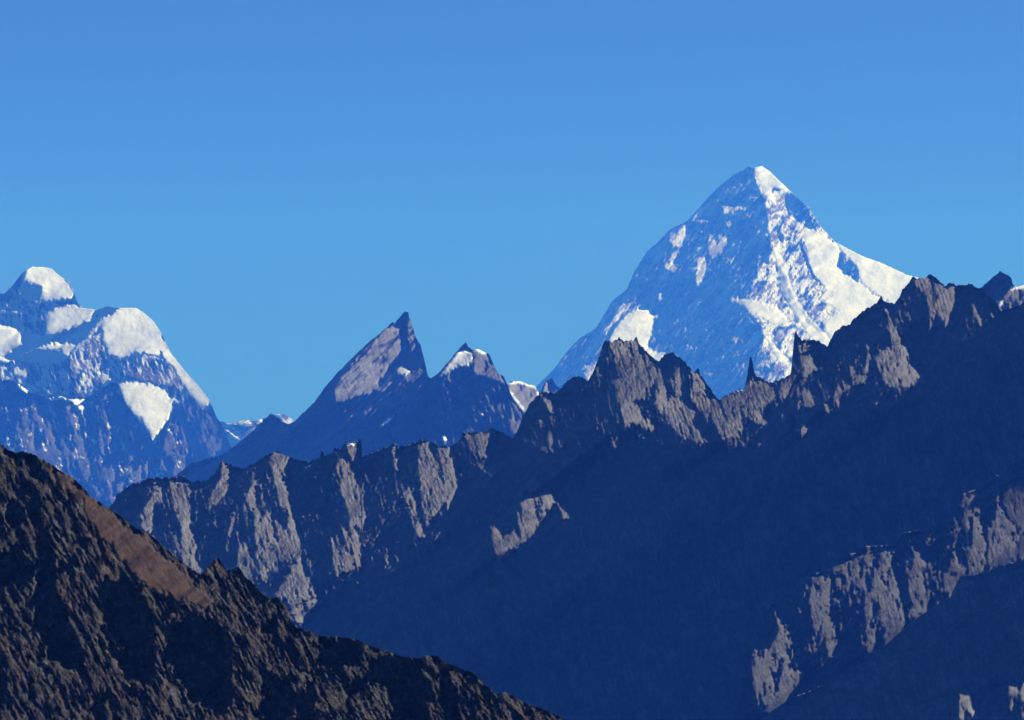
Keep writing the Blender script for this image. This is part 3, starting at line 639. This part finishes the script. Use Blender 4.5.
ny, nx = 90, 60
gx, gy = np.meshgrid(np.linspace(-19500, 19500, nx), np.linspace(-2900, 97500, ny))
gz = VALLEY + 40 * fbm(gx / 3000, gy / 3000, 5, 4)
ii = np.arange(nx * ny).reshape(ny, nx)
floor_mat = rock_material('valley_gravel', 40.0, (0.03, 0.028, 0.025), (0.05, 0.047, 0.04), (0.07, 0.066, 0.06))
floor = add_mesh('valley_floor', np.stack([gx, gy, gz], -1).reshape(-1, 3), np.stack([ii[:-1, :-1], ii[:-1, 1:], ii[1:, 1:], ii[1:, :-1]], -1).reshape(-1, 4), floor_mat, {})
floor['kind'] = 'structure'; floor['label'] = 'dark gravel valley floor far below the mountains'; floor['category'] = 'ground'

hz = bpy.data.materials.new('haze'); hz.use_nodes = True; nt = hz.node_tree
nt.nodes.remove(nt.nodes['Principled BSDF'])
pv = nt.nodes.new('ShaderNodeVolumePrincipled'); pv.inputs['Density'].default_value = HAZE_DENSITY
pv.inputs['Color'].default_value = HAZE_COLOR; pv.inputs['Absorption Color'].default_value = (1, 1, 1, 1); pv.inputs['Anisotropy'].default_value = 0.0
nt.links.new(pv.outputs[0], nt.nodes['Material Output'].inputs['Volume'])
haze = box_mesh('haze', (-20000, -3000, VALLEY - 50), (20000, 98000, 9900), hz); haze['kind'] = 'stuff'; haze['label'] = 'thin blue haze that fades the far mountains'; haze['category'] = 'haze'

# ------------------------------------------------------------------ the mountains, farthest first
GREY = ((0.06, 0.06, 0.06), (0.10, 0.097, 0.093), (0.165, 0.157, 0.147))
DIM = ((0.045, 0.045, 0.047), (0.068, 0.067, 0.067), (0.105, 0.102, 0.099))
o = mountain('distant_snow_ridge', make('far'), 58000, 475, rock_material('far_rock', 14, *GREY), du=.6, dv=.6, snow=patchy(.6, 6, 3, 0, 41))
tag(o, 'small distant snowy ridge low between the domed snow mountain and the leaning rock fang', 'mountain')

pm = rock_material('pyramid_rock', 19, (0.10, 0.087, 0.08), (0.17, 0.15, 0.135), (0.25, 0.225, 0.20))
o = mountain('snow_pyramid_peak', make('pyramid'), 76000, 470, pm, du=.55, dv=.55, parts=[('snow_field', PYRAMID_SNOW, SNOW_FAR, None)], snow=patchy(.62, 2.6, 5.0, -.7, 42, west=[752, 768, 750, 752]))
tag(o, 'tall white pyramid peak, highest of all, right face sunlit and left face blue in shade', 'mountain')

o = mountain('domed_snow_peak', make('domed'), 50000, 500, rock_material('domed_rock', 11.5, (0.06, 0.055, 0.055), (0.105, 0.094, 0.09), (0.17, 0.155, 0.145)), du=.55, dv=.55, west=500,
    parts=[('snow_field', DOMED_SNOW[:1], SNOW_FAR, None), ('hanging_glacier', DOMED_SNOW[1:], SNOW_FAR, None)], snow=patchy(.45, 3.0, 7.0, .3, 43, width=.3, low=402))
tag(o, 'snow mountain with two rounded white domes and a triangular hanging glacier', 'mountain')

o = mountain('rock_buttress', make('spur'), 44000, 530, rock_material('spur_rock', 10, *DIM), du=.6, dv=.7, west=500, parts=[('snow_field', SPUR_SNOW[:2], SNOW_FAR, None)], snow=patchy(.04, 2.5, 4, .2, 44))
tag(o, 'shaded blue rock wall with a thin snow rim below the white domed mountain', 'mountain')

o = mountain('blocky_rock_peak', make('block'), 29000, 450, rock_material('block_rock', 7.2, (0.16, 0.145, 0.13), (0.21, 0.195, 0.175), (0.26, 0.24, 0.22)), du=.5, dv=.5, parts=[('snow_rim', BLOCK_SNOW, SNOW_FAR, None)], snow=fields)
tag(o, 'small flat topped grey block of rock with snow edges, right of the twin summit peak', 'mountain')

o = mountain('rock_fang_peak', make('fang'), 27500, 520, rock_material('fang_rock', 6.8, (0.085, 0.084, 0.08), (0.135, 0.13, 0.122), (0.21, 0.2, 0.185), lean=-0.75), du=.55, dv=.7, parts=[('snow_patch', FANG_SNOW, SNOW_FAR, None), ('summit_spire', FANG_TIP, None, None)], snow=fields)
tag(o, 'sharp leaning rock fang with a sunlit slab on its left side', 'mountain')

o = mountain('craggy_peak', make('twin'), 26000, 490, rock_material('twin_rock', 6.5, *GREY), du=.55, dv=.6, parts=[('snow_patch', TWIN_SNOW, SNOW_FAR, None)], snow=fields)
tag(o, 'craggy shaded peak with snow near its tip, right beside the leaning fang', 'mountain')

o = mountain('notched_peak', make('notch'), 14500, 360, rock_material('notch_rock', 3.6, *GREY), du=.6, dv=.6, parts=[('snow_patch', NOTCH_SNOW, SNOW_FAR, None)], snow=fields)
tag(o, 'small dark pointed peak with a snow edge behind the high right part of the ridge', 'mountain')

o = mountain('jagged_ridge', make('ridge'), 10500, 780, rock_material('ridge_rock', 2.6, *GREY), du=.6, dv=.75, parts=[('snow_patch', RIDGE_SNOW, SNOW_FAR, None), ('rock_tower', RIDGE_TOWERS, None, None)], snow=fields, east=700)
tag(o, 'long jagged rock ridge with pinnacles and sunlit ribs above a deep blue shaded wall', 'ridge')

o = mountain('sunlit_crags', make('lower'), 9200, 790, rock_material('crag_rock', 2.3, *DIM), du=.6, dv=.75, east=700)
tag(o, 'broken line of sunlit crags low on the dark wall under the ridge', 'cliff')

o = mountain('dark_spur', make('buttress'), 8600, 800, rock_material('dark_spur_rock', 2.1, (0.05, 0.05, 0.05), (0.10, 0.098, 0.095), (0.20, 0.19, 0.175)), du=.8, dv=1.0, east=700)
tag(o, 'dark shaded spur filling the bottom right corner below the sunlit crags', 'ridge')

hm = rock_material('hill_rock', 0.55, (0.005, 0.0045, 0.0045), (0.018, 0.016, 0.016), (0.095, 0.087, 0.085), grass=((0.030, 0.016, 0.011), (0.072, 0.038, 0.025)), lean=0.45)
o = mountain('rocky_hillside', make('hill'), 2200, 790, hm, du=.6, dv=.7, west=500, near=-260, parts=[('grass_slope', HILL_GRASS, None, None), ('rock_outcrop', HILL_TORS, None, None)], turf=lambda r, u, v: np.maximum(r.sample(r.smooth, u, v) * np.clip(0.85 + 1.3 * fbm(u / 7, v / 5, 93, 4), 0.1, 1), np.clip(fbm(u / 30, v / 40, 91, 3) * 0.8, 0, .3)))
tag(o, 'near brown rocky hillside with dark gullies sloping down across the lower left', 'hillside')
o['kind'] = 'structure'
